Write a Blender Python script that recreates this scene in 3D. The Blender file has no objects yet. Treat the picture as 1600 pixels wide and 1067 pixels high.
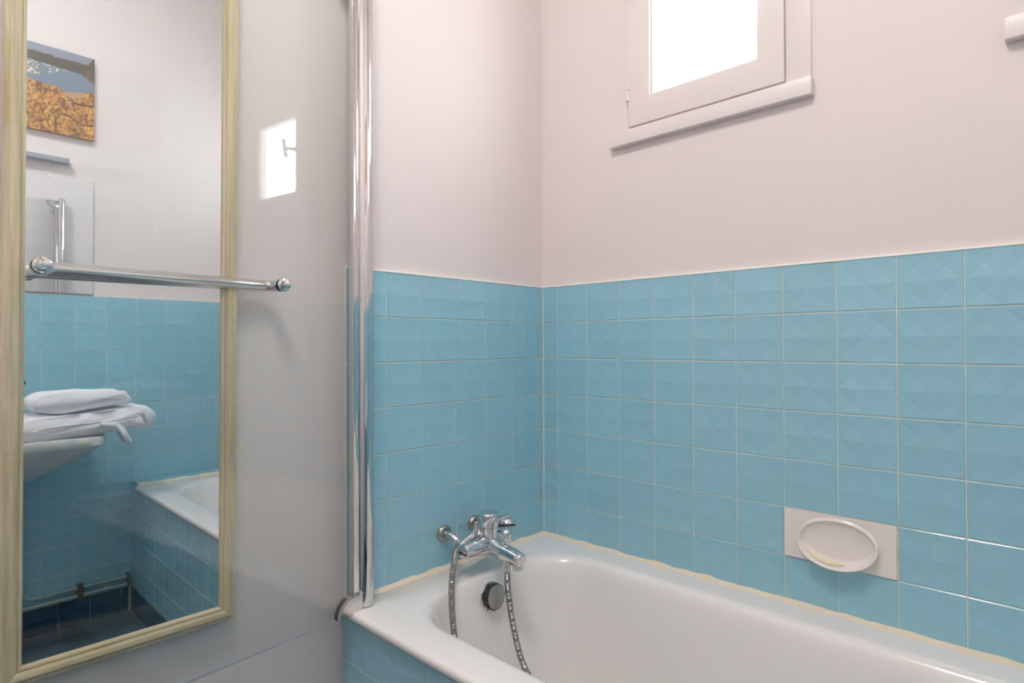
import bpy, bmesh, math, random
from mathutils import Vector, Matrix, noise
random.seed(4)
sc = bpy.context.scene
COL = sc.collection

# ------------------------------------------------------------------ camera
cam_d = bpy.data.cameras.new('camera'); cam = bpy.data.objects.new('camera', cam_d); COL.objects.link(cam)
cam_d.sensor_width = 36.0; cam_d.lens = 934.645 / 1600 * 36.0; cam_d.clip_start = 0.01
YAW, PITCH, ROLL = 0.80879, 0.00762, -0.00358
fw = Vector((math.sin(YAW) * math.cos(PITCH), math.cos(YAW) * math.cos(PITCH), math.sin(PITCH)))
rt = fw.cross(Vector((0, 0, 1))).normalized(); up = rt.cross(fw)
r2 = rt * math.cos(ROLL) + up * math.sin(ROLL); u2 = up * math.cos(ROLL) - rt * math.sin(ROLL)
m = Matrix((r2, u2, -fw)).transposed().to_4x4()
m.translation = Vector((-1.3784, -1.1841, 1.0863))
cam.matrix_world = m
sc.camera = cam

# ------------------------------------------------------------------ daylight
w = bpy.data.worlds.new('sky'); sc.world = w; w.use_nodes = True
bg = w.node_tree.nodes['Background']; bg.inputs[0].default_value = (0.93, 0.97, 1.0, 1); bg.inputs[1].default_value = 14.0
WINDOWS = [(-0.375, -0.655), (-1.202, -1.482)]          # clear pane openings along the window wall
PZ0, PZ1 = 1.736, 2.064
for ya, yb in WINDOWS:
    l = bpy.data.lights.new('window_portal', 'AREA'); l.shape = 'RECTANGLE'; l.size = 0.30; l.size_y = 0.36
    l.cycles.is_portal = True
    o = bpy.data.objects.new('window_portal', l); COL.objects.link(o)
    o.location = (0.082, (ya + yb) / 2, (PZ0 + PZ1) / 2); o.rotation_euler = (0, math.radians(90), 0)
LAMP_W = 54.0  # emission strength of the added, unseen ceiling lamp
sc.cycles.max_bounces = 24; sc.cycles.diffuse_bounces = 12; sc.cycles.glossy_bounces = 12; sc.cycles.transparent_max_bounces = 24
sc.view_settings.view_transform = 'Standard'; sc.view_settings.look = 'None'
sc.view_settings.gamma = 1.0; sc.view_settings.use_curve_mapping = False
sc.view_settings.exposure = 0.07

# ------------------------------------------------------------------ materials
def mat(name, col, rough=0.5, metal=0.0, bump=0.0, bscale=60.0, var=0.0, vscale=6.0, coat=0.0, spec=0.5, rand=0.0):
    mt = bpy.data.materials.new(name); mt.use_nodes = True
    nt = mt.node_tree; b = nt.nodes['Principled BSDF']
    b.inputs['Base Color'].default_value = (*col, 1); b.inputs['Roughness'].default_value = rough
    b.inputs['Metallic'].default_value = metal; b.inputs['Coat Weight'].default_value = coat
    b.inputs['Specular IOR Level'].default_value = spec
    tc = nt.nodes.new('ShaderNodeTexCoord')
    src = None
    if var > 0:
        n = nt.nodes.new('ShaderNodeTexNoise'); n.inputs['Scale'].default_value = vscale; n.inputs['Detail'].default_value = 4
        nt.links.new(tc.outputs['Object'], n.inputs['Vector'])
        mx = nt.nodes.new('ShaderNodeMix'); mx.data_type = 'RGBA'
        mx.inputs[6].default_value = (*[c * (1 - var) for c in col], 1); mx.inputs[7].default_value = (*[min(1, c * (1 + var)) for c in col], 1)
        nt.links.new(n.outputs[0], mx.inputs[0]); src = mx.outputs[2]
    if rand > 0:
        oi = nt.nodes.new('ShaderNodeObjectInfo'); hs = nt.nodes.new('ShaderNodeHueSaturation')
        mr = nt.nodes.new('ShaderNodeMapRange'); mr.inputs[3].default_value = 1 - rand; mr.inputs[4].default_value = 1 + rand
        nt.links.new(oi.outputs['Random'], mr.inputs[0]); nt.links.new(mr.outputs[0], hs.inputs['Value'])
        if src: nt.links.new(src, hs.inputs['Color'])
        else: hs.inputs['Color'].default_value = (*col, 1)
        src = hs.outputs[0]
    if src: nt.links.new(src, b.inputs['Base Color'])
    if bump > 0:
        n2 = nt.nodes.new('ShaderNodeTexNoise'); n2.inputs['Scale'].default_value = bscale; n2.inputs['Detail'].default_value = 3
        nt.links.new(tc.outputs['Object'], n2.inputs['Vector'])
        bp = nt.nodes.new('ShaderNodeBump'); bp.inputs['Strength'].default_value = bump; bp.inputs['Distance'].default_value = 0.002
        nt.links.new(n2.outputs[0], bp.inputs['Height']); nt.links.new(bp.outputs[0], b.inputs['Normal'])
    return mt

def glass_mat(name, tint, base=0.04):
    mt = bpy.data.materials.new(name); mt.use_nodes = True; nt = mt.node_tree; nt.nodes.clear()
    out = nt.nodes.new('ShaderNodeOutputMaterial'); tr = nt.nodes.new('ShaderNodeBsdfTransparent'); gl = nt.nodes.new('ShaderNodeBsdfGlossy')
    tr.inputs[0].default_value = (*tint, 1); gl.inputs['Roughness'].default_value = 0.0
    lw = nt.nodes.new('ShaderNodeLayerWeight'); lw.inputs[0].default_value = 0.5
    pw = nt.nodes.new('ShaderNodeMath'); pw.operation = 'POWER'; pw.inputs[1].default_value = 5
    ma = nt.nodes.new('ShaderNodeMath'); ma.operation = 'MULTIPLY_ADD'; ma.inputs[1].default_value = 1 - base; ma.inputs[2].default_value = base
    mx = nt.nodes.new('ShaderNodeMixShader')
    nt.links.new(lw.outputs['Facing'], pw.inputs[0]); nt.links.new(pw.outputs[0], ma.inputs[0]); nt.links.new(ma.outputs[0], mx.inputs[0])
    nt.links.new(tr.outputs[0], mx.inputs[1]); nt.links.new(gl.outputs[0], mx.inputs[2]); nt.links.new(mx.outputs[0], out.inputs[0])
    return mt

def wood_mat(name, c1, c2, scale):
    mt = mat(name, c1, 0.55); nt = mt.node_tree; b = nt.nodes['Principled BSDF']
    tc = nt.nodes.new('ShaderNodeTexCoord'); mp = nt.nodes.new('ShaderNodeMapping'); mp.inputs['Scale'].default_value = scale
    n = nt.nodes.new('ShaderNodeTexNoise'); n.inputs['Scale'].default_value = 30; n.inputs['Detail'].default_value = 6; n.inputs['Roughness'].default_value = 0.7
    cr = nt.nodes.new('ShaderNodeValToRGB'); cr.color_ramp.elements[0].position = 0.38; cr.color_ramp.elements[1].position = 0.62
    cr.color_ramp.elements[0].color = (*c2, 1); cr.color_ramp.elements[1].color = (*c1, 1)
    nt.links.new(tc.outputs['Object'], mp.inputs[0]); nt.links.new(mp.outputs[0], n.inputs['Vector']); nt.links.new(n.outputs[0], cr.inputs[0])
    nt.links.new(cr.outputs[0], b.inputs['Base Color'])
    bp = nt.nodes.new('ShaderNodeBump'); bp.inputs['Strength'].default_value = 0.25; bp.inputs['Distance'].default_value = 0.001
    nt.links.new(n.outputs[0], bp.inputs['Height']); nt.links.new(bp.outputs[0], b.inputs['Normal'])
    return mt

M = {}
M['paint'] = mat('wall_paint', (0.735, 0.672, 0.665), 0.65, bump=0.06, bscale=90, var=0.012, vscale=3)
M['ceiling'] = mat('ceiling_paint', (0.86, 0.85, 0.80), 0.8)
M['tile'] = mat('blue_tile', (0.285, 0.54, 0.65), 0.16, rand=0.022, var=0.04, vscale=9, coat=0.3, bump=0.05, bscale=25)
M['navy'] = mat('navy_tile', (0.012, 0.05, 0.11), 0.2, rand=0.1)
M['grout'] = mat('grout', (0.76, 0.72, 0.62), 0.9, var=0.2, vscale=30, bump=0.3, bscale=200)
M['caulk'] = mat('yellowed_caulk', (0.78, 0.68, 0.53), 0.6, var=0.12, vscale=25, bump=0.3, bscale=80)
M['enamel'] = mat('bath_enamel', (0.81, 0.79, 0.775), 0.16, coat=0.35, var=0.02, vscale=4)
M['ceramic'] = mat('ceramic', (0.80, 0.75, 0.72), 0.14, coat=0.4)
M['basin'] = mat('basin_ceramic', (0.62, 0.64, 0.64), 0.15, coat=0.4)
M['floor'] = mat('floor_vinyl', (0.075, 0.115, 0.15), 0.4, var=0.25, vscale=14, bump=0.1)
M['chrome'] = mat('chrome', (0.70, 0.70, 0.71), 0.06, 1.0)
M['steel'] = mat('satin_chrome', (0.66, 0.65, 0.63), 0.22, 1.0)
M['hose'] = mat('ribbed_steel', (0.42, 0.41, 0.39), 0.25, 1.0)
M['rose'] = mat('aged_chrome', (0.42, 0.40, 0.38), 0.25, 1.0)
M['black'] = mat('black_plastic', (0.008, 0.008, 0.009), 0.25)
M['rubber'] = mat('grey_seal', (0.05, 0.055, 0.06), 0.5)
M['knobface'] = mat('brushed_knob_face', (0.36, 0.35, 0.34), 0.32, 0.6)
M['lacquer'] = mat('white_lacquer', (0.74, 0.685, 0.678), 0.35)
M['bead'] = mat('fresh_white_filler', (0.92, 0.89, 0.86), 0.5)
M['glass'] = glass_mat('clear_screen_glass', (0.962, 0.976, 0.972), 0.045)
M['pane'] = glass_mat('window_glass', (0.97, 0.98, 0.98), 0.04)
M['mirror'] = mat('mirror_silver', (0.86, 0.895, 0.925), 0.0, 1.0)
M['wood_v'] = wood_mat('limed_oak_upright', (0.72, 0.61, 0.40), (0.51, 0.425, 0.275), (3, 3, 0.12))
M['wood_h'] = wood_mat('limed_oak_rail', (0.72, 0.61, 0.40), (0.51, 0.425, 0.275), (0.12, 3, 3))
M['towel'] = mat('white_terry', (0.88, 0.87, 0.91), 0.95, bump=0.6, bscale=500)
M['red'] = mat('red_mark', (0.55, 0.01, 0.01), 0.3)
M['soap'] = mat('soap_residue', (0.76, 0.70, 0.52), 0.5)
M['pipe'] = mat('painted_pipe', (0.36, 0.50, 0.46), 0.5, var=0.2, vscale=30)
M['rust'] = mat('rusty_clip', (0.17, 0.09, 0.06), 0.8, var=0.4, vscale=90)
M['canvas_edge'] = mat('canvas_edge', (0.36, 0.22, 0.13), 0.8, var=0.5, vscale=60)
M['bar'] = mat('lamp_bar_grey', (0.33, 0.37, 0.43), 0.3, 0.3)
M['chip'] = mat('bare_chip', (0.90, 0.84, 0.68), 0.8)

# ------------------------------------------------------------------ helpers
def mk(name, verts, faces, material, parent=None, smooth=False, bevel=0.0, loc=None, subsurf=0):
    me = bpy.data.meshes.new(name); me.from_pydata([tuple(v) for v in verts], [], faces)
    bm = bmesh.new(); bm.from_mesh(me); bmesh.ops.recalc_face_normals(bm, faces=bm.faces[:])
    if bevel > 0:
        bmesh.ops.bevel(bm, geom=[e for e in bm.edges if e.calc_face_angle(0) > 0.6], offset=bevel, segments=2, affect='EDGES', profile=0.6)
    bm.to_mesh(me); bm.free(); me.update()
    if smooth:
        me.polygons.foreach_set('use_smooth', [True] * len(me.polygons))
        me.set_sharp_from_angle(angle=math.radians(38))
    me.materials.append(material)
    o = bpy.data.objects.new(name, me); COL.objects.link(o)
    if subsurf:
        s = o.modifiers.new('sub', 'SUBSURF'); s.levels = subsurf; s.render_levels = subsurf
    if parent:
        o.parent = parent
        if parent.get('_world'): o.matrix_parent_inverse = Matrix.Translation(parent.location).inverted()
    return o

def box_vf(x0, x1, y0, y1, z0, z1):
    v = [(x, y, z) for x in (x0, x1) for y in (y0, y1) for z in (z0, z1)]
    f = [(0, 1, 3, 2), (4, 6, 7, 5), (0, 4, 5, 1), (2, 3, 7, 6), (0, 2, 6, 4), (1, 5, 7, 3)]
    return v, f

def box(name, b, material, parent=None, bevel=0.0):
    v, f = box_vf(min(b[0], b[1]), max(b[0], b[1]), min(b[2], b[3]), max(b[2], b[3]), min(b[4], b[5]), max(b[4], b[5]))
    return mk(name, v, f, material, parent, smooth=bevel > 0, bevel=bevel)

def boxes(name, bs, material, parent=None):
    V, F = [], []
    for b in bs:
        v, f = box_vf(min(b[0], b[1]), max(b[0], b[1]), min(b[2], b[3]), max(b[2], b[3]), min(b[4], b[5]), max(b[4], b[5]))
        n = len(V); V += v; F += [tuple(i + n for i in q) for q in f]
    return mk(name, V, F, material, parent)

def basis(axis):
    a = Vector(axis).normalized(); t = Vector((0, 0, 1)) if abs(a.z) < 0.9 else Vector((1, 0, 0))
    u = t.cross(a).normalized(); return u, a.cross(u).normalized(), a

def lathe(name, origin, axis, prof, material, parent=None, segs=28, smooth=True, subsurf=0):
    """prof = [(distance along axis, radius)], capped at both ends"""
    u, v, a = basis(axis); o = Vector(origin); V, F = [], []
    for d, r in prof:
        for k in range(segs):
            t = 2 * math.pi * k / segs
            V.append(o + a * d + (u * math.cos(t) + v * math.sin(t)) * max(r, 1e-5))
    for i in range(len(prof) - 1):
        for k in range(segs):
            k2 = (k + 1) % segs
            F.append((i * segs + k, i * segs + k2, (i + 1) * segs + k2, (i + 1) * segs + k))
    F.append(tuple(range(segs))); F.append(tuple(range((len(prof) - 1) * segs, len(prof) * segs)))
    return mk(name, V, F, material, parent, smooth=smooth, subsurf=subsurf)

def catmull(pts, n):
    P = [Vector(p) for p in pts]; P = [P[0] * 2 - P[1]] + P + [P[-1] * 2 - P[-2]]; out = []
    for i in range(1, len(P) - 2):
        for k in range(n):
            t = k / n; a, b, c, d = P[i - 1:i + 3]
            out.append(0.5 * ((2 * b) + (c - a) * t + (2 * a - 5 * b + 4 * c - d) * t * t + (3 * b - a - 3 * c + d) * t ** 3))
    out.append(P[-2]); return out

def tube(name, path, radius, material, parent=None, segs=12, rfun=None, smooth=True):
    path = [Vector(p) for p in path]; V, F = [], []
    t0 = (path[1] - path[0]).normalized(); u, v, _ = basis(t0); L = 0
    for i, p in enumerate(path):
        t = (path[min(i + 1, len(path) - 1)] - path[max(i - 1, 0)]).normalized()
        u = (u - t * u.dot(t)).normalized(); v = t.cross(u)
        if i: L += (p - path[i - 1]).length
        r = rfun(i, L) if rfun else radius
        for k in range(segs):
            a = 2 * math.pi * k / segs; V.append(p + (u * math.cos(a) + v * math.sin(a)) * r)
    n = len(path)
    for i in range(n - 1):
        for k in range(segs):
            k2 = (k + 1) % segs; F.append((i * segs + k, i * segs + k2, (i + 1) * segs + k2, (i + 1) * segs + k))
    F.append(tuple(range(segs))); F.append(tuple(range((n - 1) * segs, n * segs)))
    return mk(name, V, F, material, parent, smooth=smooth)

def resample(path, step):
    path = [Vector(p) for p in path]; out = [path[0].copy()]; acc = 0
    for a, b in zip(path, path[1:]):
        d = (b - a).length; t = step - acc
        while t < d: out.append(a + (b - a) * (t / d)); t += step
        acc = (acc + d) % step
    return out

def prism(name, outline, plane, depth0, depth1, material, parent=None, bevel=0.0, smooth=False):
    """outline 2D points; plane = function (a, b, d) -> 3D"""
    n = len(outline); V = [plane(a, b, depth0) for a, b in outline] + [plane(a, b, depth1) for a, b in outline]
    F = [tuple(range(n)), tuple(range(n, 2 * n))] + [(i, (i + 1) % n, n + (i + 1) % n, n + i) for i in range(n)]
    return mk(name, V, F, material, parent, smooth=smooth, bevel=bevel)

def thing(name, label, cat, loc, group=None, world=True):
    o = bpy.data.objects.new(name, None); o.empty_display_size = 0.05; COL.objects.link(o); o.location = loc
    o['label'] = label; o['category'] = cat
    if group: o['group'] = group
    if world: o['_world'] = 1
    return o

def tag(o, label, cat, group=None):
    o['label'] = label; o['category'] = cat
    if group: o['group'] = group
    return o

def struct(o, label=None, cat=None):
    o['kind'] = 'structure'
    if label: o['label'] = label
    if cat: o['category'] = cat
    return o

def sroot(name, loc, label, cat):
    o = thing(name, label, cat, loc); o['kind'] = 'structure'; return o

# ------------------------------------------------------------------ room shell
XD, YC, ZC = -2.05, -1.6715, 2.74        # far left wall, basin wall, ceiling height
ZT = 1.2625; PZ = 0.10682; PX = 0.108    # top of the tiling, tile pitch
B = 0.006                                # tile thickness
wall_end = struct(box('wall_end', (XD - 0.1, 0.22, B, B + 0.12, 0, ZC), M['paint']), 'white painted end wall behind the bath tap and the tall framed mirror', 'wall')
wo = []
oy = [(-0.306, -0.716), (-1.133, -1.543)]; OZ0, OZ1 = 1.666, 2.136
for y0, y1 in [(B, oy[0][0]), (oy[0][1], oy[1][0]), (oy[1][1], YC - 0.12)]:
    wo.append((B, 0.075, y0, y1, 0, ZC))
for y0, y1 in oy:
    wo += [(B, 0.075, y0, y1, 0, OZ0), (B, 0.075, y0, y1, OZ1, ZC)]
wall_window = struct(boxes('wall_window', wo, M['paint']), 'white painted long wall with two small windows above blue tiles', 'wall')
wall_basin = struct(box('wall_basin', (XD - 0.1, B, YC - B - 0.12, YC - B, 0, ZC), M['paint']), 'white wall behind the washbasin, seen in the tall mirror', 'wall')
wall_left = struct(box('wall_left', (XD - 0.1, XD, YC - B, B, 0, ZC), M['paint']), 'plain white wall on the far left behind the camera', 'wall')
floor = struct(box('floor', (XD, B, YC - B, B, -0.1, 0), M['floor']), 'dark slate blue bathroom floor seen low in the mirror', 'floor')
ceiling = struct(box('ceiling', (XD - 0.1, 0.2, YC - 0.12, B + 0.12, ZC, ZC + 0.1), M['ceiling']), 'white bathroom ceiling above the bath', 'ceiling')

# ------------------------------------------------------------------ tiles, one object each
_tm = {}
def tile_mesh(wd, ht, material, relief=True):
    key = (round(wd, 4), round(ht, 4), material.name)
    if key in _tm: return _tm[key]
    g = 0.0011; c = 0.0012; V, F = [], []
    x0, x1, z0, z1 = g, wd - g, g, ht - g
    ring = lambda i, y: [(x0 + i, y, z0 + i), (x1 - i, y, z0 + i), (x1 - i, y, z1 - i), (x0 + i, y, z1 - i)]
    V += ring(0, B - 0.001) + ring(0, 0.0009)
    for k in range(4): F.append((k, (k + 1) % 4, 4 + (k + 1) % 4, 4 + k))
    if not relief:
        V += ring(c, 0.0); 
        for k in range(4): F.append((4 + k, 4 + (k + 1) % 4, 8 + (k + 1) % 4, 8 + k))
        F.append((8, 9, 10, 11))
    else:
        # 2 x 2 shallow inverted pyramids (fewer on cut tiles)
        nx = 2 if wd > 0.085 else 1; nz = 2 if ht > 0.085 else 1
        base = len(V)
        xs = [x0 + c + (x1 - x0 - 2 * c) * i / nx for i in range(nx + 1)]; zs = [z0 + c + (z1 - z0 - 2 * c) * j / nz for j in range(nz + 1)]
        for z in zs:
            for x in xs: V.append((x, 0.0, z))
        idx = lambda i, j: base + j * (nx + 1) + i
        for j in range(nz):
            for i in range(nx):
                V.append(((xs[i] + xs[i + 1]) / 2, 0.00145, (zs[j] + zs[j + 1]) / 2)); a = len(V) - 1
                q = [idx(i, j), idx(i + 1, j), idx(i + 1, j + 1), idx(i, j + 1)]
                for k in range(4): F.append((q[k], q[(k + 1) % 4], a))
        bot = [idx(i, 0) for i in range(nx + 1)]; rgt = [idx(nx, j) for j in range(nz + 1)]
        top = [idx(i, nz) for i in range(nx, -1, -1)]; lft = [idx(0, j) for j in range(nz, -1, -1)]
        for k, s in enumerate((bot, rgt, top, lft)): F.append((4 + k, 4 + (k + 1) % 4, *reversed(s)))
    me = bpy.data.meshes.new('tile'); me.from_pydata(V, [], F)
    bm = bmesh.new(); bm.from_mesh(me); bmesh.ops.recalc_face_normals(bm, faces=bm.faces[:])
    if sum(f.normal.y * f.calc_area() for f in bm.faces) > 0: bmesh.ops.reverse_faces(bm, faces=bm.faces[:])
    bm.to_mesh(me); bm.free()
    me.materials.append(material); _tm[key] = me; return me

def put_tile(parent, origin, rotz, wd, ht, material=None, relief=True):
    me = tile_mesh(wd, ht, material or M['tile'], relief)
    o = bpy.data.objects.new('tile', me); COL.objects.link(o)
    o.location = origin; o.rotation_euler = (random.gauss(0, 0.0016), 0, rotz + random.gauss(0, 0.0016)); o.parent = parent
    if parent.get('_world'): o.matrix_parent_inverse = Matrix.Translation(parent.location).inverted()
    return o

rows = [ZT - PZ * k for k in range(8)]
# end wall
G = 0.0020
box('grout', (-0.6717, 0.0, G, B + 0.001, rows[7], ZT + 0.0005), M['grout'], wall_end)
ca = [0.0, -0.0239] + [-0.0239 - PX * k for k in range(1, 6)] + [-0.6717]
for r in range(7):
    for c in range(len(ca) - 1):
        put_tile(wall_end, (ca[c + 1], 0, rows[r + 1]), 0, ca[c] - ca[c + 1], PZ)
box('corner_grout', (-0.0018, 0.004, -0.0018, 0.004, rows[7], ZT), M['grout'], wall_end)
# window wall
box('grout', (G, B + 0.001, 0.0, YC, rows[7], ZT + 0.0005), M['grout'], wall_window)
cb = [0.0, -0.0541] + [-0.0541 - PX * k for k in range(1, 15)] + [YC]
for r in range(7):
    for c in range(len(cb) - 1):
        if r == 5 and c in (7, 8): continue              # soap dish takes two places
        put_tile(wall_window, (0, cb[c], rows[r + 1]), -math.pi / 2, cb[c] - cb[c + 1], PZ)
# basin wall
ZTC = 1.2728; PXC = 0.10352
cc = sorted([-0.9756 + PXC * k for k in range(-10, 10) if XD < -0.9756 + PXC * k < -0.004] + [XD, 0.0])
rc = [ZTC - PZ * k for k in range(12)]
box('grout', (XD, 0.0, YC - B - 0.001, YC - G, 0.0, ZTC + 0.0005), M['grout'], wall_basin)
for r in range(11):
    for c in range(len(cc) - 1):
        if cc[c] > -0.70 and r >= 7: continue            # hidden behind the bath
        put_tile(wall_basin, (cc[c + 1], YC, rc[r + 1]), math.pi, cc[c + 1] - cc[c], PZ)
base_b = sroot('baseboard_basin', (-1.3, YC, 0), 'navy blue tiled skirting along the basin wall under the pipes', 'baseboard')
x = -0.69
nb = [-0.69, -0.716] + [-0.716 - 0.1035 * k for k in range(1, 13)]
for k in range(len(nb) - 1):
    put_tile(base_b, (nb[k], YC + 0.004, 0.0), math.pi, nb[k] - nb[k + 1], 0.0965, M['navy'], False)
struct(box('trim_4', (-0.6717, 0.001, -0.0014, B + 0.001, ZT - 0.0010, ZT + 0.0032), M['bead'], None, 0.0010), 'thin white bead capping the tiles on the tap wall', 'trim')
struct(box('trim_5', (-0.0014, B + 0.001, 0.001, YC, ZT - 0.0010, ZT + 0.0032), M['bead'], None, 0.0010), 'thin white bead capping the tiles on the window wall', 'trim')
# ------------------------------------------------------------------ bath apron
AX = -0.680
apron = sroot('wall_apron', (AX, -0.8, 0), 'blue tiled front panel under the white bath rim', 'bath panel')
box('panel', (AX + G, AX + 0.007, 0.004, YC, 0, 0.497), M['grout'], apron)
cya = [0.002, -0.184] + [-0.184 - PX * k for k in range(1, 14)] + [YC]
rza = [0.505, 0.3995, 0.2925, 0.1855, 0.0965]
for r in range(4):
    for c in range(len(cya) - 1):
        put_tile(apron, (AX, cya[c], rza[r + 1]), -math.pi / 2, cya[c] - cya[c + 1], rza[r] - rza[r + 1])
cn = [0.002, -0.06] + [-0.06 - PX * k for k in range(1, 15)] + [YC]
for c in range(len(cn) - 1):
    put_tile(apron, (AX - 0.003, cn[c], 0), -math.pi / 2, cn[c] - cn[c + 1], 0.0965, M['navy'], False)
ledge = sroot('wall_ledge', (-0.35, -1.63, 0.5), 'blue tiled ledge between bath end and basin wall', 'ledge')
box('ledge_core', (AX + 0.001, -0.001, -1.589, YC + 0.001, 0.48, 0.5225), M['tile'], ledge)
for k in range(7):
    o = put_tile(ledge, (AX + 0.097 * k, YC + 0.001, 0.5265), 0, 0.0968, 0.082, None, False); o.rotation_euler = (-math.pi / 2, 0, 0)

# ------------------------------------------------------------------ bathtub
def rrect(x0, x1, y0, y1, rad, z, n=9):
    """rad = radii for corners (x1,y1),(x0,y1),(x0,y0),(x1,y0)"""
    P = []
    for (cx, cy, a0), r in zip(((x1, y1, 0), (x0, y1, 90), (x0, y0, 180), (x1, y0, 270)), rad):
        sx = -1 if cx == x1 else 1; sy = -1 if cy == y1 else 1
        for k in range(n):
            a = math.radians(a0 + 90 * k / (n - 1)); P.append((cx + sx * r + math.cos(a) * r, cy + sy * r + math.sin(a) * r, z))
    return P
tub = thing('bathtub', 'white enamelled bathtub with a rounded rim against the blue tiles', 'bathtub', (-0.34, -0.8, 0))
RZ = 0.520; TY = -1.588
rings = []
for z, ex, rr in ((0.4982, 0.002, 0.012), (0.4985, 0.008, 0.014), (0.506, 0.012, 0.016), (0.5135, 0.0125, 0.016), (0.5185, 0.008, 0.014), (0.5205, 0.0, 0.012)):
    rings.append(rrect(-0.680 - ex, -0.002, TY, -0.002, (0.004, 0.006, rr, 0.004), z))
IX0, IX1, IY0, IY1 = -0.606, -0.083, -1.500, -0.100
for z, i, ia, ic in ((0.5200, -0.012, -0.012, -0.012), (0.5185, -0.002, -0.002, -0.002), (0.5135, 0.006, 0.005, 0.008), (0.503, 0.012, 0.010, 0.018), (0.485, 0.017, 0.015, 0.03),
                     (0.44, 0.024, 0.024, 0.065), (0.36, 0.033, 0.040, 0.12), (0.26, 0.045, 0.060, 0.18), (0.19, 0.060, 0.080, 0.23), (0.155, 0.080, 0.105, 0.27), (0.135, 0.115, 0.14, 0.32), (0.128, 0.17, 0.20, 0.40)):
    ra = max(0.06, 0.15 - i * 0.3); rc2 = max(0.08, 0.20 - i * 0.3)
    rings.append(rrect(IX0 + i, IX1 - i, IY0 + ic, IY1 - ia, (ra, ra, rc2, rc2), z))
V = [p for r in rings for p in r]; n = len(rings[0]); F = []
for i in range(len(rings) - 1):
    for k in range(n): F.append((i * n + k, i * n + (k + 1) % n, (i + 1) * n + (k + 1) % n, (i + 1) * n + k))
F.append(tuple(range((len(rings) - 1) * n, len(rings) * n)))
o = mk('tub_body', V, F, M['enamel'], tub, smooth=True)
o.data.set_sharp_from_angle(angle=math.radians(80))
# pop-up waste knob on the end slope
kn = Vector((-0.345, -0.118, 0.470)); ka = Vector((0.02, -1, 0.12)).normalized()
lathe('waste_flange', kn, ka, [(-0.004, 0.030), (0.004, 0.034), (0.006, 0.033), (0.007, 0.030)], M['chrome'], tub)
k_ = lathe('waste_knob', kn, ka, [(0.004, 0.0315), (0.020, 0.0325), (0.0235, 0.031)], M['black'], tub, segs=10, smooth=False)
lathe('knob_face', kn, ka, [(0.0225, 0.0285), (0.0245, 0.0285), (0.0252, 0.027)], M['knobface'], k_)
k_.children[0].matrix_parent_inverse = Matrix.Identity(4)

# yellowed sealant along the rim
def caulk(name, p0, p1, nrm, label):
    p0 = Vector(p0); p1 = Vector(p1); N = 160; V, F = [], []; nv = Vector(nrm)
    for i in range(N + 1):
        t = i / N; p = p0.lerp(p1, t); s = t * (p1 - p0).length
        a = 0.0070 + 0.0045 * noise.noise(Vector((s * 22, 0, 3.1 + nv.x))) + 0.0015 * noise.noise(Vector((s * 90, 5, 0)))
        b = 0.013 + 0.009 * noise.noise(Vector((s * 14, 9, nv.y))) + 0.002 * noise.noise(Vector((s * 80, 2, 7)))
        V += [p + Vector((0, 0, a)) - nv * 0.0005, p + Vector((0, 0, a * 0.75)) + nv * 0.0018, p + Vector((0, 0, 0.0022)) + nv * b * 0.55, p + nv * b - Vector((0, 0, 0.001)), p - Vector((0, 0, 0.004))]
    for i in range(N):
        for k in range(4): F.append((i * 5 + k, i * 5 + k + 1, i * 5 + 6 + k, i * 5 + 5 + k))
    return struct(mk(name, V, F, M['caulk'], smooth=True), label, 'sealant')
caulk('trim_1', (-0.672, 0, 0.5205), (0.0, 0, 0.5205), (0, -1, 0), 'yellowed sealant bead along the bath under the tap wall')
caulk('trim_2', (0, 0, 0.5205), (0, TY, 0.5205), (-1, 0, 0), 'yellowed sealant bead along the bath under the window wall')
caulk('trim_3', (-0.678, TY, 0.5205), (0, TY, 0.5205), (0, 1, 0), 'pale sealant bead along the bath end by the ledge')

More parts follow.
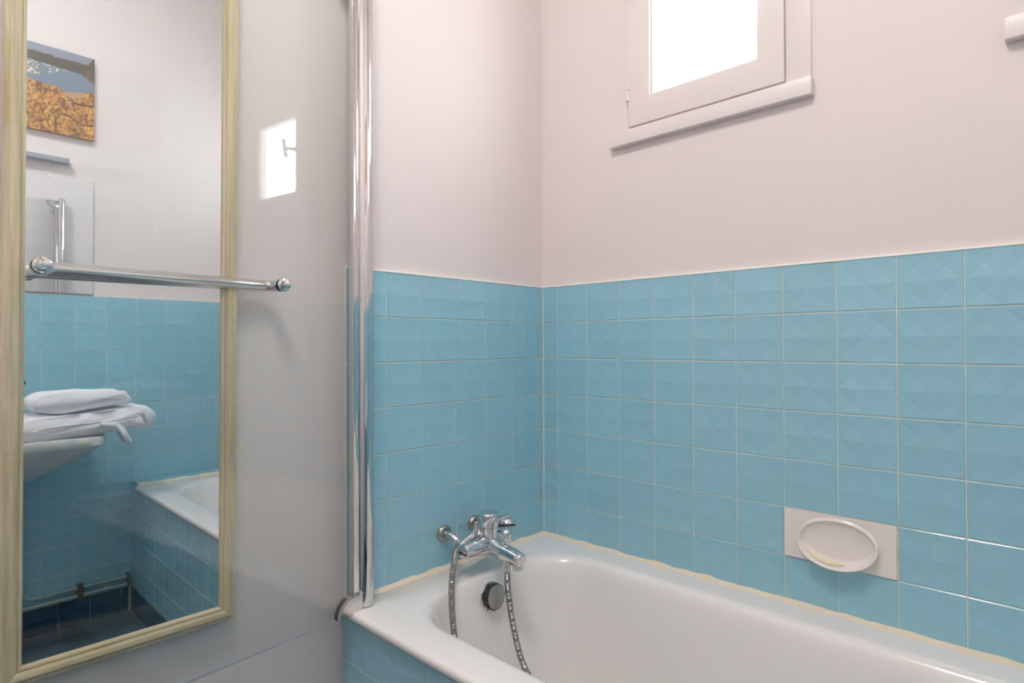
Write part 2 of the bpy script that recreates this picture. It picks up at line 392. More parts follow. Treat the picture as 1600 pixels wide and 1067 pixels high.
# ------------------------------------------------------------------ windows
def window(name, ya, yb, hinge_left, label):
    """ya > yb: left and right of the clear opening as seen from inside"""
    r = sroot(name, (0, (ya + yb) / 2, 1.62), label, 'window')
    s0, s1 = (ya + 0.064, yb - 0.056) if hinge_left else (ya + 0.056, yb - 0.064)
    z0, z1 = 1.669, 2.128; f = -0.010; bk = 0.040                     # sash faces
    fr = 0.0535
    lo, ro = (0.0075, fr) if hinge_left else (fr, 0.0075)
    # fixed frame boards
    box('frame_jamb', (-0.002, 0.05, s0 + lo, s0 + 0.0012, 1.655, 2.150), M['lacquer'], r, 0.001)
    box('frame_jamb', (-0.002, 0.05, s1 - 0.0012, s1 - ro, 1.655, 2.150), M['lacquer'], r, 0.001)
    box('frame_head', (0.001, 0.05, s0, s1, z1 + 0.002, 2.150), M['lacquer'], r, 0.001)
    # sash
    V = [(xx, yy, zz) for xx in (f, bk) for yy, zz in ((s0, z0), (s1, z0), (s1, z1), (s0, z1), (ya, PZ0), (yb, PZ0), (yb, PZ1), (ya, PZ1))]
    F = []
    for k in range(4):
        k2 = (k + 1) % 4
        F += [(k, k2, 4 + k2, 4 + k), (8 + k, 8 + k2, 12 + k2, 12 + k), (k, k2, 8 + k2, 8 + k), (4 + k, 4 + k2, 12 + k2, 12 + k)]
    mk('sash', V, F, M['lacquer'], r, smooth=True, bevel=0.002)
    # glazing bead: a shallow second step
    g = 0.006
    for b in ((ya, ya - g, PZ0, PZ1), (yb + g, yb, PZ0, PZ1), (ya - g, yb + g, PZ0, PZ0 + g), (ya - g, yb + g, PZ1 - g, PZ1)):
        box('glazing_bead', (f + 0.006, 0.022, *b), M['lacquer'], r, 0.001)
    box('pane', (0.014, 0.018, ya - 0.001, yb + 0.001, PZ0 + 0.001, PZ1 - 0.001), M['pane'], r)
    # sill
    c0, c1 = (ya + 0.122, yb - 0.114) if hinge_left else (ya + 0.114, yb - 0.122)
    o = box('sill', (-0.016, 0.006, c0, c1, 1.624, 1.6625), M['lacquer'], r, 0.0025)
    # hinges
    hy = s0 + 0.003 if hinge_left else s1 - 0.003
    for hz in (1.738, 2.02):
        h = lathe('hinge', (f + 0.002, hy, hz), (0, 0, 1), [(0, 0.002), (0.002, 0.0062), (0.029, 0.0065), (0.030, 0.0042), (0.031, 0.0042), (0.032, 0.0065), (0.060, 0.0062), (0.063, 0.002)], M['lacquer'], r, 10)
    # handle
    ky = yb - 0.028 if hinge_left else ya + 0.028
    sg = 1 if hinge_left else -1
    kz = 1.905
    h = lathe('handle_rose', (f, ky, kz), (-1, 0, 0), [(0, 0.016), (0.004, 0.016), (0.006, 0.013), (0.022, 0.009), (0.026, 0.009)], M['steel'], r, 20)
    tube('handle_lever', catmull([(f - 0.026, ky, kz), (f - 0.033, ky + sg * 0.012, kz + 0.002), (f - 0.033, ky + sg * 0.042, kz + 0.012), (f - 0.034, ky + sg * 0.055, kz + 0.034)], 5)
         + [], 0.0065, M['steel'], r, 10)
    tube('handle_grip', catmull([(f - 0.034, ky + sg * 0.060, kz + 0.048), (f - 0.034, ky + sg * 0.052, kz + 0.015), (f - 0.034, ky + sg * 0.040, kz - 0.030)], 6), 0.009, M['steel'], r, 10)
    return r
window('window_1', WINDOWS[0][0], WINDOWS[0][1], True, 'small white casement window with sill above the soap dish')
window('window_2', WINDOWS[1][0], WINDOWS[1][1], False, 'second small white window, reflected in the glass bath screen')
# louvred shutter leaf folded back outside the second window

# ------------------------------------------------------------------ soap dish
dish = thing('soap_dish', 'white ceramic soap dish with oval bowl set into the blue tiles', 'soap dish', (0, -0.81, 0.675))
cy, czd = -0.8095, 0.6755; dw, dh = 0.1065, 0.0523; N = 48
def dl(a):      # rectangle boundary point along direction a
    c, s = math.cos(a), math.sin(a); t = min(dw / max(abs(c), 1e-6), dh / max(abs(s), 1e-6)); return c * t, s * t
def ring_e(a_, b_, dz, xf):
    out = []
    for k in range(N):
        t = 2 * math.pi * k / N; out.append((xf(math.sin(t)), cy - a_ * math.cos(t), czd + dz + b_ * math.sin(t)))
    return out
rect = []
angs = [2 * math.pi * k / N for k in range(N)]
R0 = [(0.004, cy - dl(a)[0], czd + dl(a)[1]) for a in angs]
corner = [math.atan2(dh, dw), math.pi - math.atan2(dh, dw), math.pi + math.atan2(dh, dw), 2 * math.pi - math.atan2(dh, dw)]
def snap(a, X):
    best = min(range(N), key=lambda k: abs(angs[k] - a)); return best
R1 = [(-0.0035, y, z) for _, y, z in R0]
for a, (sx, sz) in zip(corner, ((1, 1), (-1, 1), (-1, -1), (1, -1))):
    k = snap(a, None); R0[k] = (0.004, cy - sx * dw, czd + sz * dh); R1[k] = (-0.0035, cy - sx * dw, czd + sz * dh)
lip = lambda s: -0.0075 - 0.027 * max(0.0, (0.55 - s) / 1.55) ** 1.1
dr = [R0, R1, ring_e(0.0775, 0.0490, -0.001, lambda s: -0.0035)]
bowl = [ring_e(0.0775, 0.0490, -0.001, lambda s: -0.0034), ring_e(0.0772, 0.0488, -0.0025, lambda s: (lip(s) - 0.0035) / 2), ring_e(0.0765, 0.0482, -0.0045, lambda s: lip(s) * 0.92), ring_e(0.0752, 0.047, -0.0045, lambda s: lip(s)),
        ring_e(0.0735, 0.0455, -0.0043, lambda s: lip(s) * 0.97), ring_e(0.0722, 0.0442, -0.004, lambda s: lip(s) * 0.8), ring_e(0.0700, 0.0420, -0.003, lambda s: lip(s) * 0.5), ring_e(0.064, 0.037, -0.001, lambda s: -0.0026), ring_e(0.052, 0.028, 0.0, lambda s: -0.0008), ring_e(0.030, 0.013, 0.0, lambda s: 0.0)]
def loft(name, rs, material, parent, cap=True, smooth=True):
    n = len(rs[0]); V = [p for r in rs for p in r]; F = []
    for i in range(len(rs) - 1):
        for k in range(n): F.append((i * n + k, i * n + (k + 1) % n, (i + 1) * n + (k + 1) % n, (i + 1) * n + k))
    if cap: F.append(tuple(range((len(rs) - 1) * n, len(rs) * n)))
    return mk(name, V, F, material, parent, smooth=smooth)
loft('back_plate', dr, M['ceramic'], dish, cap=False, smooth=False)
loft('bowl', bowl, M['ceramic'], dish)
# thin remnant of soap lying in the lip
sp = []
for k in range(28):
    t = 2 * math.pi * k / 28; sp.append((0.040 * math.cos(t), 0.0078 * math.sin(t) * (1 + 0.15 * math.sin(3 * t))))
def soap_pl(a, b, d):
    yy = cy + 0.024 - a; rel = min(0.98, abs(yy - cy) / 0.074); arc = math.sqrt(1 - rel * rel)
    return (-0.0155 * arc + b * arc - 0.002, yy, czd - 0.0035 - 0.0425 * arc + d * 0.6 + (0.0095 - abs(b)) * 0.1 + max(0.0, b) * 0.45)
so = prism('soap', sp, soap_pl, 0.0, 0.0045, M['soap'])
tag(so, 'thin yellow sliver of soap lying in the soap dish lip', 'soap')

# ------------------------------------------------------------------ bath mixer
FX = -0.330; FYB = -0.098; FZB = 0.590
mix = thing('bath_mixer', 'chrome single-lever bath mixer tap on the tiled wall over the bath', 'tap', (FX, 0, FZB))
for rx, rz_ in ((-0.393, 0.609), (-0.287, 0.612)):
    ro = lathe('wall_rose', (rx, -0.0015, rz_), (0, -1, 0), [(0, 0.0215), (0.003, 0.0215), (0.006, 0.0195), (0.009, 0.016), (0.0095, 0.010)], M['rose'], mix)
    sgn = -1 if rx < FX else 1
    ex = FX + sgn * 0.056
    tube('union', catmull([(rx, -0.008, rz_), (rx, -0.026, rz_), (rx * 0.6 + ex * 0.4, -0.040, rz_ - 0.006), (ex, -0.054, FZB + 0.004), (ex, -0.075, FZB)], 6), 0.0095, M['steel'], mix, 14)
    lathe('union_nut', (ex, -0.062, FZB + 0.001), (0, -1, -0.02), [(0, 0.0125), (0.001, 0.0155), (0.016, 0.0155), (0.018, 0.013)], M['chrome'], mix, 6, smooth=False)
    u = lathe('union_collar', (ex, -0.050, FZB + 0.003), (0, -1, -0.05), [(0, 0.010), (0.001, 0.0135), (0.008, 0.0135), (0.010, 0.011)], M['chrome'], mix, 20)
# horizontal body
lathe('body', (FX - 0.086, FYB, FZB), (1, 0, 0), [(0, 0.010), (0.001, 0.0160), (0.004, 0.0175), (0.007, 0.0180), (0.045, 0.0205), (0.070, 0.0240), (0.086, 0.0265), (0.100, 0.0240), (0.122, 0.0205), (0.150, 0.0185), (0.156, 0.0175), (0.159, 0.0160), (0.160, 0.010)], M['chrome'], mix, 32)
lathe('temperature_mark', (FX - 0.001, FYB - 0.0235, FZB + 0.0145), (-0.1, -0.85, 0.55), [(0, 0.0052), (0.002, 0.0052), (0.0028, 0.0035)], M['red'], mix, 16)
# spout
sp_path = catmull([(FX, FYB - 0.004, FZB - 0.001), (FX, FYB - 0.03, FZB - 0.004), (FX, FYB - 0.066, FZB - 0.009), (FX, FYB - 0.098, FZB - 0.0135), (FX, FYB - 0.112, FZB - 0.0155), (FX, FYB - 0.118, FZB - 0.0165)], 5)
nsp = len(sp_path)
def sp_r(i, L):
    t = i / (nsp - 1)
    if t < 0.8: return 0.0225 - 0.0055 * t / 0.8
    q = (t - 0.8) / 0.2; return 0.017 * math.sqrt(max(0.02, 1 - q * q))
tube('spout', sp_path, 0.02, M['chrome'], mix, 24, sp_r)
lathe('aerator', (FX, FYB - 0.101, FZB - 0.020), (0, -0.1, -1), [(0, 0.0125), (0.012, 0.0125), (0.0125, 0.0132), (0.019, 0.0132), (0.020, 0.012)], M['steel'], mix, 24)
# diverter
dv = lathe('diverter', (FX, FYB - 0.060, FZB + 0.002), (0, -0.08, 1), [(0, 0.010), (0.011, 0.0095), (0.013, 0.0065), (0.020, 0.0055), (0.0215, 0.0075), (0.025, 0.0112), (0.030, 0.0138), (0.0355, 0.0148), (0.041, 0.0138), (0.046, 0.0105), (0.0485, 0.006), (0.0495, 0.001)], M['chrome'], mix, 22)
# cartridge column with lever cap
lathe('cartridge_housing', (FX, FYB, FZB + 0.012), (0, -0.03, 1), [(0, 0.0250), (0.012, 0.0235), (0.020, 0.0230), (0.031, 0.0240), (0.0325, 0.0215), (0.034, 0.0215)], M['chrome'], mix, 32)
cap = lathe('lever_cap', (FX, FYB - 0.001, FZB + 0.046), (0, -0.03, 1), [(0, 0.0205), (0.001, 0.0240), (0.010, 0.0252), (0.026, 0.0258), (0.031, 0.0250), (0.0335, 0.0225), (0.0345, 0.015)], M['chrome'], mix, 32)
lv = [Vector(p) for p in ((FX - 0.012, FYB - 0.020, FZB + 0.060), (FX + 0.002, FYB - 0.030, FZB + 0.066), (FX + 0.016, FYB - 0.038, FZB + 0.071), (FX + 0.028, FYB - 0.044, FZB + 0.077))]
V, F = [], []
dr_ = (lv[-1] - lv[0]).normalized(); sd = dr_.cross(Vector((0, 0, 1))).normalized()
for p, wv in zip(lv, (0.009, 0.0085, 0.0075, 0.0055)):
    for a, b in ((-1, -0.0032), (1, -0.0032), (1, 0.0032), (-1, 0.0032)): V.append(p + sd * wv * a + Vector((0, 0, b)))
for i in range(3):
    for k in range(4): F.append((i * 4 + k, i * 4 + (k + 1) % 4, i * 4 + 4 + (k + 1) % 4, i * 4 + 4 + k))
F += [(0, 1, 2, 3), (12, 13, 14, 15)]
mk('lever', V, F, M['chrome'], mix, smooth=True, bevel=0.0015)
# hose outlet under the spout
HO = Vector((FX + 0.003, FYB - 0.064, FZB - 0.022))
lathe('hose_outlet', HO, (0, 0, -1), [(0, 0.0125), (0.004, 0.0125), (0.005, 0.0145), (0.016, 0.0145), (0.018, 0.012)], M['steel'], mix, 18)
# hand-shower cradle at the back of the body
tube('cradle', catmull([(FX - 0.012, FYB + 0.012, FZB + 0.012), (FX - 0.012, FYB + 0.030, FZB + 0.030), (FX - 0.010, FYB + 0.034, FZB + 0.046)], 5), 0.006, M['chrome'], mix, 10)

# ------------------------------------------------------------------ hand shower with hose
hs = thing('hand_shower', 'chrome hand shower with ribbed metal hose resting behind the mixer', 'hand shower', (FX, -0.05, 0.6))
ha = Vector((-0.402, -0.074, 0.596)); hb = Vector((-0.268, -0.060, 0.637)); hdir = (hb - ha).normalized()
lathe('hose_nut', ha - hdir * 0.004, hdir, [(0, 0.0085), (0.002, 0.0105), (0.012, 0.0112), (0.013, 0.0095), (0.015, 0.0112), (0.024, 0.0112), (0.026, 0.0095)], M['chrome'], hs, 18)
tube('handle', [ha + hdir * 0.02, ha + hdir * 0.05, hb - hdir * 0.03, hb], 0.0095, M['chrome'], hs, 18, lambda i, L: (0.009, 0.0100, 0.0115, 0.0125)[i])
hc = Vector((-0.246, -0.082, 0.624)); hax = Vector((0.22, 0.30, 0.92)).normalized()
hd = lathe('shower_head', hc - hax * 0.010, hax, [(0, 0.0225), (0.001, 0.0240), (0.006, 0.0238), (0.012, 0.0215), (0.018, 0.0165), (0.021, 0.009), (0.022, 0.002)], M['chrome'], hs, 28)
lathe('spray_plate', hc - hax * 0.0135, hax, [(0, 0.0215), (0.0005, 0.0235), (0.0045, 0.0235)], M['black'], hs, 28)
h1 = ha - hdir * 0.004
pathA = catmull([h1, h1 - hdir * 0.014 + Vector((0, -0.002, -0.004)), (-0.450, -0.105, 0.566), (-0.473, -0.125, 0.541), (-0.493, -0.148, 0.509), (-0.505, -0.166, 0.473), (-0.510, -0.184, 0.425), (-0.500, -0.225, 0.31), (-0.455, -0.280, 0.20), (-0.385, -0.330, 0.155), (-0.320, -0.320, 0.18),
                 (-0.308, -0.235, 0.270), (-0.320, -0.205, 0.327), (-0.324, -0.188, 0.378), (-0.326, -0.174, 0.436), (-0.327, -0.164, 0.495), HO + Vector((0, 0, -0.026))], 10)
lathe('hose_end', HO + Vector((0, 0, -0.017)), (0, 0, -1), [(0, 0.0095), (0.012, 0.0085), (0.018, 0.0068)], M['steel'], hs, 16)
hp = resample(pathA, 0.0011)
tube('hose', hp, 0.0065, M['hose'], hs, 10, lambda i, L: 0.0064 + 0.0020 * (0.5 + 0.5 * math.cos(2 * math.pi * L / 0.0042)))

# ------------------------------------------------------------------ glass bath screen
scr = thing('bath_screen', 'clear glass bath screen swung open along the wall beside the bath', 'bath screen', (-0.655, -0.045, 0.521))
ga = math.radians(4.3); gd = Vector((-math.cos(ga), -math.sin(ga), 0)); gn = Vector((math.sin(ga), -math.cos(ga), 0))
gp = Vector((-0.667, -0.041, 0))
def gpt(s, z, d): return gp + gd * s + gn * d + Vector((0, 0, z))     # s along glass, d towards the camera
GZ0, GZ1 = 0.511, 1.928; GL = 0.600
prism('glass_panel', [(0.012, GZ0), (GL, GZ0), (GL, GZ1), (0.012, GZ1)], gpt, -0.003, 0.003, M['glass'], scr)
prism('bottom_seal', [(0.050, GZ0 - 0.0006), (GL, GZ0 - 0.0006), (GL, GZ0 + 0.0002), (0.050, GZ0 + 0.0002)], gpt, -0.0032, 0.0032, M['bar'], scr)
# wall profile: half-round chrome post with a flat back
PXC_, PYC_ = -0.6505, -0.0415; pr = 0.0185
out = []
for k in range(17):
    a = math.radians(-100 + 200 * k / 16) ; out.append((PXC_ + pr * math.sin(a), PYC_ - pr * math.cos(a)))
out += [(PXC_ + 0.017, -0.0005), (PXC_ - 0.017, -0.0005)]
o = prism('post', out, lambda a, b, d: Vector((a, b, d)), 0.534, 1.934, M['chrome'], scr, smooth=True)
lathe('post_cap', (PXC_, PYC_, 0.5215), (0, 0, 1), [(0, 0.0165), (0.001, 0.0185), (0.0125, 0.0188)], M['steel'], scr, 28)
lathe('post_cap', (PXC_, PYC_, 1.934), (0, 0, 1), [(0, 0.0188), (0.010, 0.0185), (0.012, 0.0165)], M['steel'], scr, 28)
# groove (dark shut line) and hinge stile that grips the glass
prism('seal', [(-0.0022, 0.540), (0.0012, 0.540), (0.0012, 1.93), (-0.0022, 1.93)], gpt, -0.004, 0.0060, M['rubber'], scr)
prism('hinge_stile', [(0.001, 0.540), (0.0165, 0.540), (0.0165, 1.93), (0.001, 1.93)], gpt, -0.009, 0.0075, M['chrome'], scr, bevel=0.003, smooth=True)
def dshape(up_, zf):
    P = [(0.0, zf), (0.056, zf)]
    for k in range(13):
        a = math.radians(90 * k / 12); P.append((0.016 + 0.040 * math.cos(a), zf + up_ * 0.040 * math.sin(a)))
    P.append((0.0, zf + up_ * 0.040)); return P
prism('pivot_clamp', dshape(1, 0.5125), gpt, -0.012, 0.016, M['steel'], scr, bevel=0.002, smooth=True)
prism('clamp_gasket', [(s * 1.01 + 0.0006 if s > 0 else s, z) for s, z in dshape(1, 0.5121)], gpt, -0.0045, 0.0040, M['rubber'], scr)
prism('pivot_clamp', dshape(-1, 1.9285), gpt, -0.012, 0.016, M['steel'], scr, bevel=0.002, smooth=True)
# towel rail on the wall side of the glass
rail_s = (0.1765, 0.5555); rz0 = 1.2065
rail_d = -0.036
def rp(s, d, z=0): return gpt(s, rz0 + z, d)
pth = []
s0, s1 = rail_s
bend = 0.022
pth.append(rp(s0, -0.003)); pth.append(rp(s0, rail_d + bend + 0.003))
for k in range(1, 9):
    a = math.radians(90 * k / 8); pth.append(rp(s0 + bend * (1 - math.cos(a)), rail_d + bend - bend * math.sin(a)))
for k in range(1, 13): pth.append(rp(s0 + bend + (s1 - s0 - 2 * bend) * k / 12, rail_d))
for k in range(1, 9):
    a = math.radians(90 * k / 8); pth.append(rp(s1 - bend + bend * math.sin(a), rail_d + bend * (1 - math.cos(a))))
pth.append(rp(s1, -0.003))
tube('towel_rail', pth, 0.0112, M['chrome'], scr, 24)
for s in rail_s:
    lathe('rail_washer', rp(s, -0.003), -gn, [(0, 0.0125), (0.004, 0.0125), (0.005, 0.011)], M['chrome'], scr, 24)
    lathe('rail_gasket', rp(s, 0.003), gn, [(0, 0.0125), (0.0012, 0.0125)], M['rubber'], scr, 24)
    lathe('rail_knob', rp(s, 0.0042), gn, [(0, 0.0125), (0.003, 0.0128), (0.0042, 0.0118), (0.0046, 0.0092), (0.007, 0.0088), (0.0135, 0.0088), (0.0155, 0.0078), (0.0165, 0.004)], M['chrome'], scr, 28)

# ------------------------------------------------------------------ tall framed mirror
mir = thing('wall_mirror', 'tall mirror in a pale limed oak frame behind the glass screen', 'mirror', (-1.0915, -0.0165, 0.570), world=False)
mir.rotation_euler = (-0.0049 * -1, math.radians(0.25), 0)
ix0, ix1, iz0, iz1 = -0.1435, 0.1435, 0.033, 1.42
box('mirror_glass', (ix0 - 0.004, ix1 + 0.004, 0.0, 0.004, iz0 - 0.004, iz1 + 0.004), M['mirror'], mir)
box('backing', (ix0 - 0.02, ix1 + 0.02, 0.004, 0.010, iz0 - 0.02, iz1 + 0.02), M['rubber'], mir)
prof = [(0.0, 0.001), (0.0, -0.004), (0.002, -0.006), (0.005, -0.0065), (0.0065, -0.005), (0.008, -0.0072), (0.012, -0.0095), (0.019, -0.0105), (0.0225, -0.009), (0.024, -0.0065), (0.026, -0.0060), (0.030, -0.0060), (0.031, -0.004), (0.031, 0.011), (0.0, 0.011)]
def frame_side(a, b, outw, material):
    """a, b: inner corner points; outw: outward direction in the mirror plane; mitred"""
    a = Vector(a); b = Vector(b); d = (b - a).normalized(); V, F = [], []; n = len(prof)
    for base, sg in ((a, -1), (b, 1)):
        for wv, y in [(q * 0.87, t) for q, t in prof]: V.append(base + Vector(outw) * wv + d * sg * wv + Vector((0, y, 0)))
    for k in range(n): F.append((k, (k + 1) % n, n + (k + 1) % n, n + k))
    F += [tuple(range(n)), tuple(range(n, 2 * n))]
    return mk('frame_side', V, F, material, mir)
frame_side((ix0, 0, iz0), (ix0, 0, iz1), (-1, 0, 0), M['wood_v']); frame_side((ix1, 0, iz0), (ix1, 0, iz1), (1, 0, 0), M['wood_v'])
frame_side((ix0, 0, iz0), (ix1, 0, iz0), (0, 0, -1), M['wood_h']); frame_side((ix0, 0, iz1), (ix1, 0, iz1), (0, 0, 1), M['wood_h'])

# ------------------------------------------------------------------ things on the basin wall (seen in the mirror)
vm = thing('vanity_mirror', 'frameless rectangular mirror above the washbasin', 'mirror', (-1.12, YC, 1.279))
box('mirror_glass', (-1.425, -0.8165, YC + 0.001, YC + 0.006, 1.2795, 1.7185), M['mirror'], vm)
for x in (-1.28, -0.955):
    box('mirror_clip', (x - 0.006, x + 0.006, YC - 0.006, YC + 0.0085, 1.712, 1.7245), M['lacquer'], vm, 0.001)
lb = thing('mirror_lamp', 'slim grey strip lamp above the frameless mirror', 'lamp', (-1.12, YC, 1.772))
box('lamp_body', (-1.36, -0.897, YC - 0.006, YC + 0.030, 1.770, 1.789), M['bar'], lb, 0.003)
box('end_cap', (-0.897, -0.890, YC - 0.006, YC + 0.031, 1.769, 1.790), M['lacquer'], lb, 0.002)
box('end_cap', (-1.367, -1.360, YC - 0.006, YC + 0.031, 1.769, 1.790), M['lacquer'], lb, 0.002)

# canvas print: harbour with boats, painted procedurally on a fine grid
cv = thing('canvas_print', 'canvas photo print of a rocky harbour above the strip lamp', 'picture', (-1.03, YC, 1.88))
CX0, CX1, CZ0, CZ1 = -1.245, -0.8155, 1.880, 2.198
box('stretcher', (CX0, CX1, YC - 0.006, YC + 0.016, CZ0, CZ1), M['canvas_edge'], cv)
NXc, NZc = 230, 170
def fn(x, y, s, o=0.0): return noise.noise(Vector((x * s + o, y * s - o, o * 1.7)))
def paint(u, b):
    """u 0..1 across the right (visible) half, <0 beyond; b 0 top .. 1 bottom; linear colours"""
    tree = 0.095 + 0.012 * fn(u, 0, 14) + (0.012 if 0.40 < u < 0.52 else 0) - max(0, (u - 0.9)) * 1.1
    shore = 0.205 + 0.03 * u + max(0, u - 0.80) * 0.45 + 0.008 * fn(u, 0, 20, 3)
    rock = 0.43 + 0.06 * min(u, 0.62) + (0.03 if u > 0.5 else 0) + 0.012 * fn(u, 0, 9, 5)
    if u > 0.6: rock = 0.485 - (u - 0.6) * 0.18
    if b < tree: return (0.20 + 0.05 * b / 0.1, 0.255, 0.33)
    if b < shore:
        k = 0.7 + 0.5 * (0.5 + fn(u, b, 60)); c = (0.085 * k, 0.078 * k, 0.055 * k)
        return c if u < 0.86 or b < 0.16 else (0.15 * k, 0.095 * k, 0.06 * k)
    if b < rock:
        k = 1 + 0.12 * fn(u * 0.25, b, 60); c = (0.155 * k, 0.215 * k, 0.29 * k)
        bo = fn(u, b * 2.2, 26, 8)
        if b < 0.25 - 0.02 * u and u < 0.7 and bo > 0.18: return (0.55, 0.50, 0.42)
        if b < 0.36 and u < 0.2 and bo > 0.12: return (0.60, 0.45, 0.16) if bo < 0.3 else (0.62, 0.58, 0.5)
        if b < 0.31 and 0.33 < u < 0.46 and bo > 0.15: return (0.6, 0.58, 0.52)
        return c
    if 0.57 < u < 0.85 and b < 0.555 - abs(u - 0.66) * 0.25: return (0.44, 0.27, 0.15)
    cr = abs(b - (0.44 + (u - 0.55) * 1.6)) if 0.52 < u < 0.72 and b < 0.72 else 1
    cr = min(cr, abs(b - (0.80 + 0.10 * math.sin(u * 9) * (1 if u < 0.5 else 0.4))) * 1.2, abs(u - 0.42 - 0.10 * (b - 0.8)) * 1.5 if b > 0.78 else 1, abs(b - 0.60 + 0.05 * (u - 0.75)) if u > 0.7 else 1)
    sp_ = 0.9 * fn(u, b, 24, 2) + 0.9 * fn(u, b, 52, 6); k = 0.95 + 1.05 * sp_ + 0.4 * fn(u, b, 6, 4)
    if cr < 0.012 + 0.016 * fn(u, b, 40): return (0.10, 0.045, 0.03)
    if sp_ < -0.30: return (0.17, 0.065, 0.05)
    y_ = 0.5 + 0.5 * fn(u, b, 6, 11)
    return (0.43 * k, (0.180 + 0.06 * y_) * k, (0.040 + 0.02 * y_) * k)
V, F, Cc = [], [], []
for j in range(NZc + 1):
    for i in range(NXc + 1):
        x = CX0 + (CX1 - CX0) * i / NXc; z = CZ0 + (CZ1 - CZ0) * j / NZc; V.append((x, YC + 0.0168, z))
        u = (x - (-1.028)) / (CX1 + 1.028); b = 1 - j / NZc
        if i < NXc and j < NZc: F.append((j * (NXc + 1) + i, j * (NXc + 1) + i + 1, (j + 1) * (NXc + 1) + i + 1, (j + 1) * (NXc + 1) + i))
        Cc.append((*[max(0.0, c) for c in paint(u, b)], 1))
pm = mat('harbour_print', (0.5, 0.5, 0.5), 0.6); at = pm.node_tree.nodes.new('ShaderNodeVertexColor'); at.layer_name = 'print'
pm.node_tree.links.new(at.outputs[0], pm.node_tree.nodes['Principled BSDF'].inputs['Base Color'])
o = mk('print_surface', V, F, pm, cv)
ca_ = o.data.color_attributes.new('print', 'FLOAT_COLOR', 'POINT'); ca_.data.foreach_set('color', [c for q in Cc for c in q])

# washbasin
bs = thing('washbasin', 'white ceramic washbasin with a chipped front edge, towels on it', 'washbasin', (-1.13, YC, 0.6))
bx0, bx1, by0, by1 = -1.42, -0.838, -1.300, YC + 0.001
def brow(i, fz, z, rf):
    return rrect(bx0 + i, bx1 - i, by1, by0 - fz, (rf, rf, 0.012, 0.012), z, 8)
br = [brow(0.20, 0.15, 0.600, 0.09), brow(0.15, 0.11, 0.618, 0.11), brow(0.095, 0.070, 0.650, 0.12), brow(0.045, 0.035, 0.690, 0.10), brow(0.014, 0.012, 0.722, 0.075), brow(0.004, 0.004, 0.732, 0.06),
      brow(0.0, 0.0, 0.738, 0.055), brow(0.0, 0.0, 0.760, 0.055), brow(0.003, 0.003, 0.765, 0.053), brow(0.010, 0.010, 0.767, 0.048)]
def binner(i, z, rf): return rrect(bx0 + 0.045 + i, bx1 - 0.045 - i, by1 + 0.10 + i, by0 - 0.040 - i, (rf, rf, rf, rf), z, 8)
br += [binner(0, 0.766, 0.09), binner(0.008, 0.758, 0.088), binner(0.03, 0.71, 0.08), binner(0.06, 0.67, 0.07), binner(0.11, 0.65, 0.04)]
V = [p for r in br for p in r]; n = len(br[0]); F = [tuple(range(n))]
for i in range(len(br) - 1):
    for k in range(n): F.append((i * n + k, i * n + (k + 1) % n, (i + 1) * n + (k + 1) % n, (i + 1) * n + k))
F.append(tuple(range((len(br) - 1) * n, len(br) * n)))
mk('bowl', V, F, M['basin'], bs, smooth=True)
ch = []
for k in range(14):
    t = 2 * math.pi * k / 14; ch.append((0.021 * math.cos(t) * (1 + 0.25 * noise.noise(Vector((k, 1, 0)))), 0.0062 * math.sin(t) * (1 + 0.4 * noise.noise(Vector((k, 2, 5))))))
prism('chip', ch, lambda a, b, d: Vector((-0.915 + a, by0 + d, 0.7550 + b + a * 0.05)), -0.0005, 0.0008, M['chip'], bs)
bt = thing('basin_tap', 'chrome basin tap at the back of the washbasin', 'tap', (-1.11, -1.60, 0.767))
lathe('tap_body', (-1.11, -1.610, 0.766), (0, 0, 1), [(0, 0.026), (0.006, 0.026), (0.010, 0.021), (0.09, 0.021), (0.115, 0.023), (0.13, 0.021), (0.134, 0.01)], M['chrome'], bt, 24)
tube('tap_spout', catmull([(-1.11, -1.61, 0.835), (-1.11, -1.58, 0.85), (-1.11, -1.53, 0.85), (-1.11, -1.50, 0.838), (-1.11, -1.495, 0.825)], 5), 0.012, M['chrome'], bt, 14)
lvo = tube('tap_lever', catmull([(-1.11, -1.61, 0.900), (-1.09, -1.608, 0.930), (-1.062, -1.604, 0.962), (-1.038, -1.600, 0.944)], 5), 0.010, M['chrome'], bt, 14)
lathe('lever_tip', (-1.042, -1.601, 0.950), (0.35, 0, -1), [(0, 0.0108), (0.012, 0.0108), (0.014, 0.007)], M['black'], bt, 14)

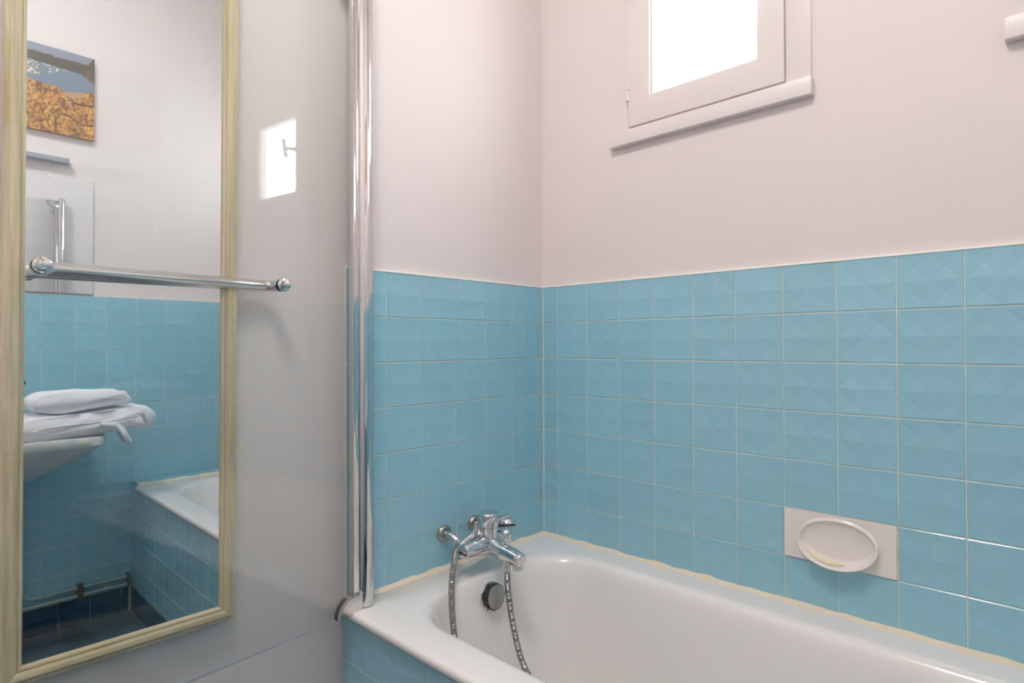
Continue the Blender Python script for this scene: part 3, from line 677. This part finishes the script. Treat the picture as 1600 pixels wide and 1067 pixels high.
# ------------------------------------------------------------------ towels
def towel(name, center, y0, y1, thick, seed, label, layers_off=None):
    """center: x-z centreline of the folded cloth; swept along y, softly crumpled"""
    pts = [Vector((a, 0, b)) for a, b in center]; pts = catmull(pts, 6)
    left, right = [], []
    for i, p in enumerate(pts):
        t = (pts[min(i + 1, len(pts) - 1)] - pts[max(i - 1, 0)]).normalized(); nrm = Vector((-t.z, 0, t.x))
        e = thick / 2
        left.append(p + nrm * e); right.append(p - nrm * e)
    loop = left + [pts[-1] + (pts[-1] - pts[-2]).normalized() * thick * 0.4] + right[::-1] + [pts[0] + (pts[0] - pts[1]).normalized() * thick * 0.4]
    NY = 18; n = len(loop); V, F = [], []
    for j in range(NY + 1):
        t = j / NY; y = y0 + (y1 - y0) * t; edge = min(1.0, min(t, 1 - t) * 7 + 0.25)
        for p in loop:
            q = Vector((p.x, y, p.z)); s = Vector((seed, seed * 2, seed * 3))
            d = noise.noise_vector(q * 13 + s) * 0.009 + noise.noise_vector(q * 38 + s) * 0.0035
            dz = noise.noise(Vector((q.x * 8, q.y * 11, seed * 5))) * 0.008
            V.append((q.x + d.x, q.y + d.y, q.z + d.z * 0.6 + dz))
    for j in range(NY):
        for k in range(n): F.append((j * n + k, j * n + (k + 1) % n, (j + 1) * n + (k + 1) % n, (j + 1) * n + k))
    o = mk(name, V, F + [tuple(range(n)), tuple(range(NY * n, (NY + 1) * n))], M['towel'], smooth=True)
    o.data.set_sharp_from_angle(angle=math.radians(120))
    return o
low = towel('folded_towel', [(-0.745, 0.812), (-0.83, 0.797), (-0.95, 0.789), (-1.045, 0.789), (-1.072, 0.806), (-1.045, 0.823), (-0.95, 0.824), (-0.84, 0.834), (-0.75, 0.842), (-0.722, 0.836), (-0.712, 0.818), (-0.722, 0.800), (-0.75, 0.803)], -1.52, -1.312, 0.038, 1.3, '')
tag(low, 'lower folded white towel lying on the washbasin rim', 'towel', 'folded white towels on the basin')
flap = towel('flap', [(-0.860, 0.808), (-0.818, 0.800), (-0.795, 0.775), (-0.776, 0.738)], -1.385, -1.306, 0.020, 4.4, '')
flap.parent = low
upt = towel('folded_towel', [(-0.775, 0.886), (-0.85, 0.880), (-0.95, 0.872), (-1.010, 0.872), (-1.032, 0.886), (-1.008, 0.901), (-0.95, 0.905), (-0.87, 0.903), (-0.785, 0.901)], -1.50, -1.335, 0.0345, 7.7, '')
tag(upt, 'upper folded white towel on top of the other towel', 'towel', 'folded white towels on the basin')

# ------------------------------------------------------------------ heating pipes low on the basin wall
pp = thing('water_pipes', 'pair of pale green painted pipes clipped low on the basin wall', 'pipe', (-0.9, YC, 0.1))
yp = YC + 0.016
tube('upper_pipe', catmull([(-0.688, yp, 0.143), (-0.80, yp, 0.142), (-0.90, yp, 0.141), (-0.990, yp, 0.141), (-1.018, yp, 0.150), (-1.030, yp, 0.178), (-1.032, yp, 0.30), (-1.032, yp, 0.595)], 6), 0.0065, M['pipe'], pp, 12)
tube('lower_pipe', [(-0.688, yp, 0.113), (-0.9, yp, 0.112), (-1.2, yp, 0.112), (-1.9, yp, 0.112)], 0.0065, M['pipe'], pp, 12)
box('pipe_clip', (-0.864, -0.846, YC + 0.001, YC + 0.026, 0.100, 0.158), M['rust'], pp, 0.003)
box('pipe_clip', (-0.700, -0.690, YC + 0.001, YC + 0.025, 0.102, 0.156), M['rust'], pp, 0.003)

# ------------------------------------------------------------------ assumed ceiling lamp, added above the frame to light the room
cl = thing('added_ceiling_lamp', 'assumed opal ceiling lamp added out of frame to light the bathroom', 'lamp', (-1.28, -0.78, ZC))
lathe('added_lamp_base', (-1.28, -0.78, ZC), (0, 0, -1), [(0, 0.19), (0.02, 0.19), (0.022, 0.17)], M['lacquer'], cl, 40)
em = bpy.data.materials.new('added_lamp_diffuser'); em.use_nodes = True; nt = em.node_tree; nt.nodes.clear()
ou = nt.nodes.new('ShaderNodeOutputMaterial'); e_ = nt.nodes.new('ShaderNodeEmission'); e_.inputs[0].default_value = (1.0, 0.95, 0.905, 1); e_.inputs[1].default_value = LAMP_W
nt.links.new(e_.outputs[0], ou.inputs[0])
lathe('diffuser', (-1.28, -0.78, ZC - 0.02), (0, 0, -1), [(0, 0.175), (0.02, 0.172), (0.05, 0.15), (0.07, 0.10), (0.078, 0.03)], em, cl, 40)

for o in bpy.data.objects:
    if '_world' in o: del o['_world']
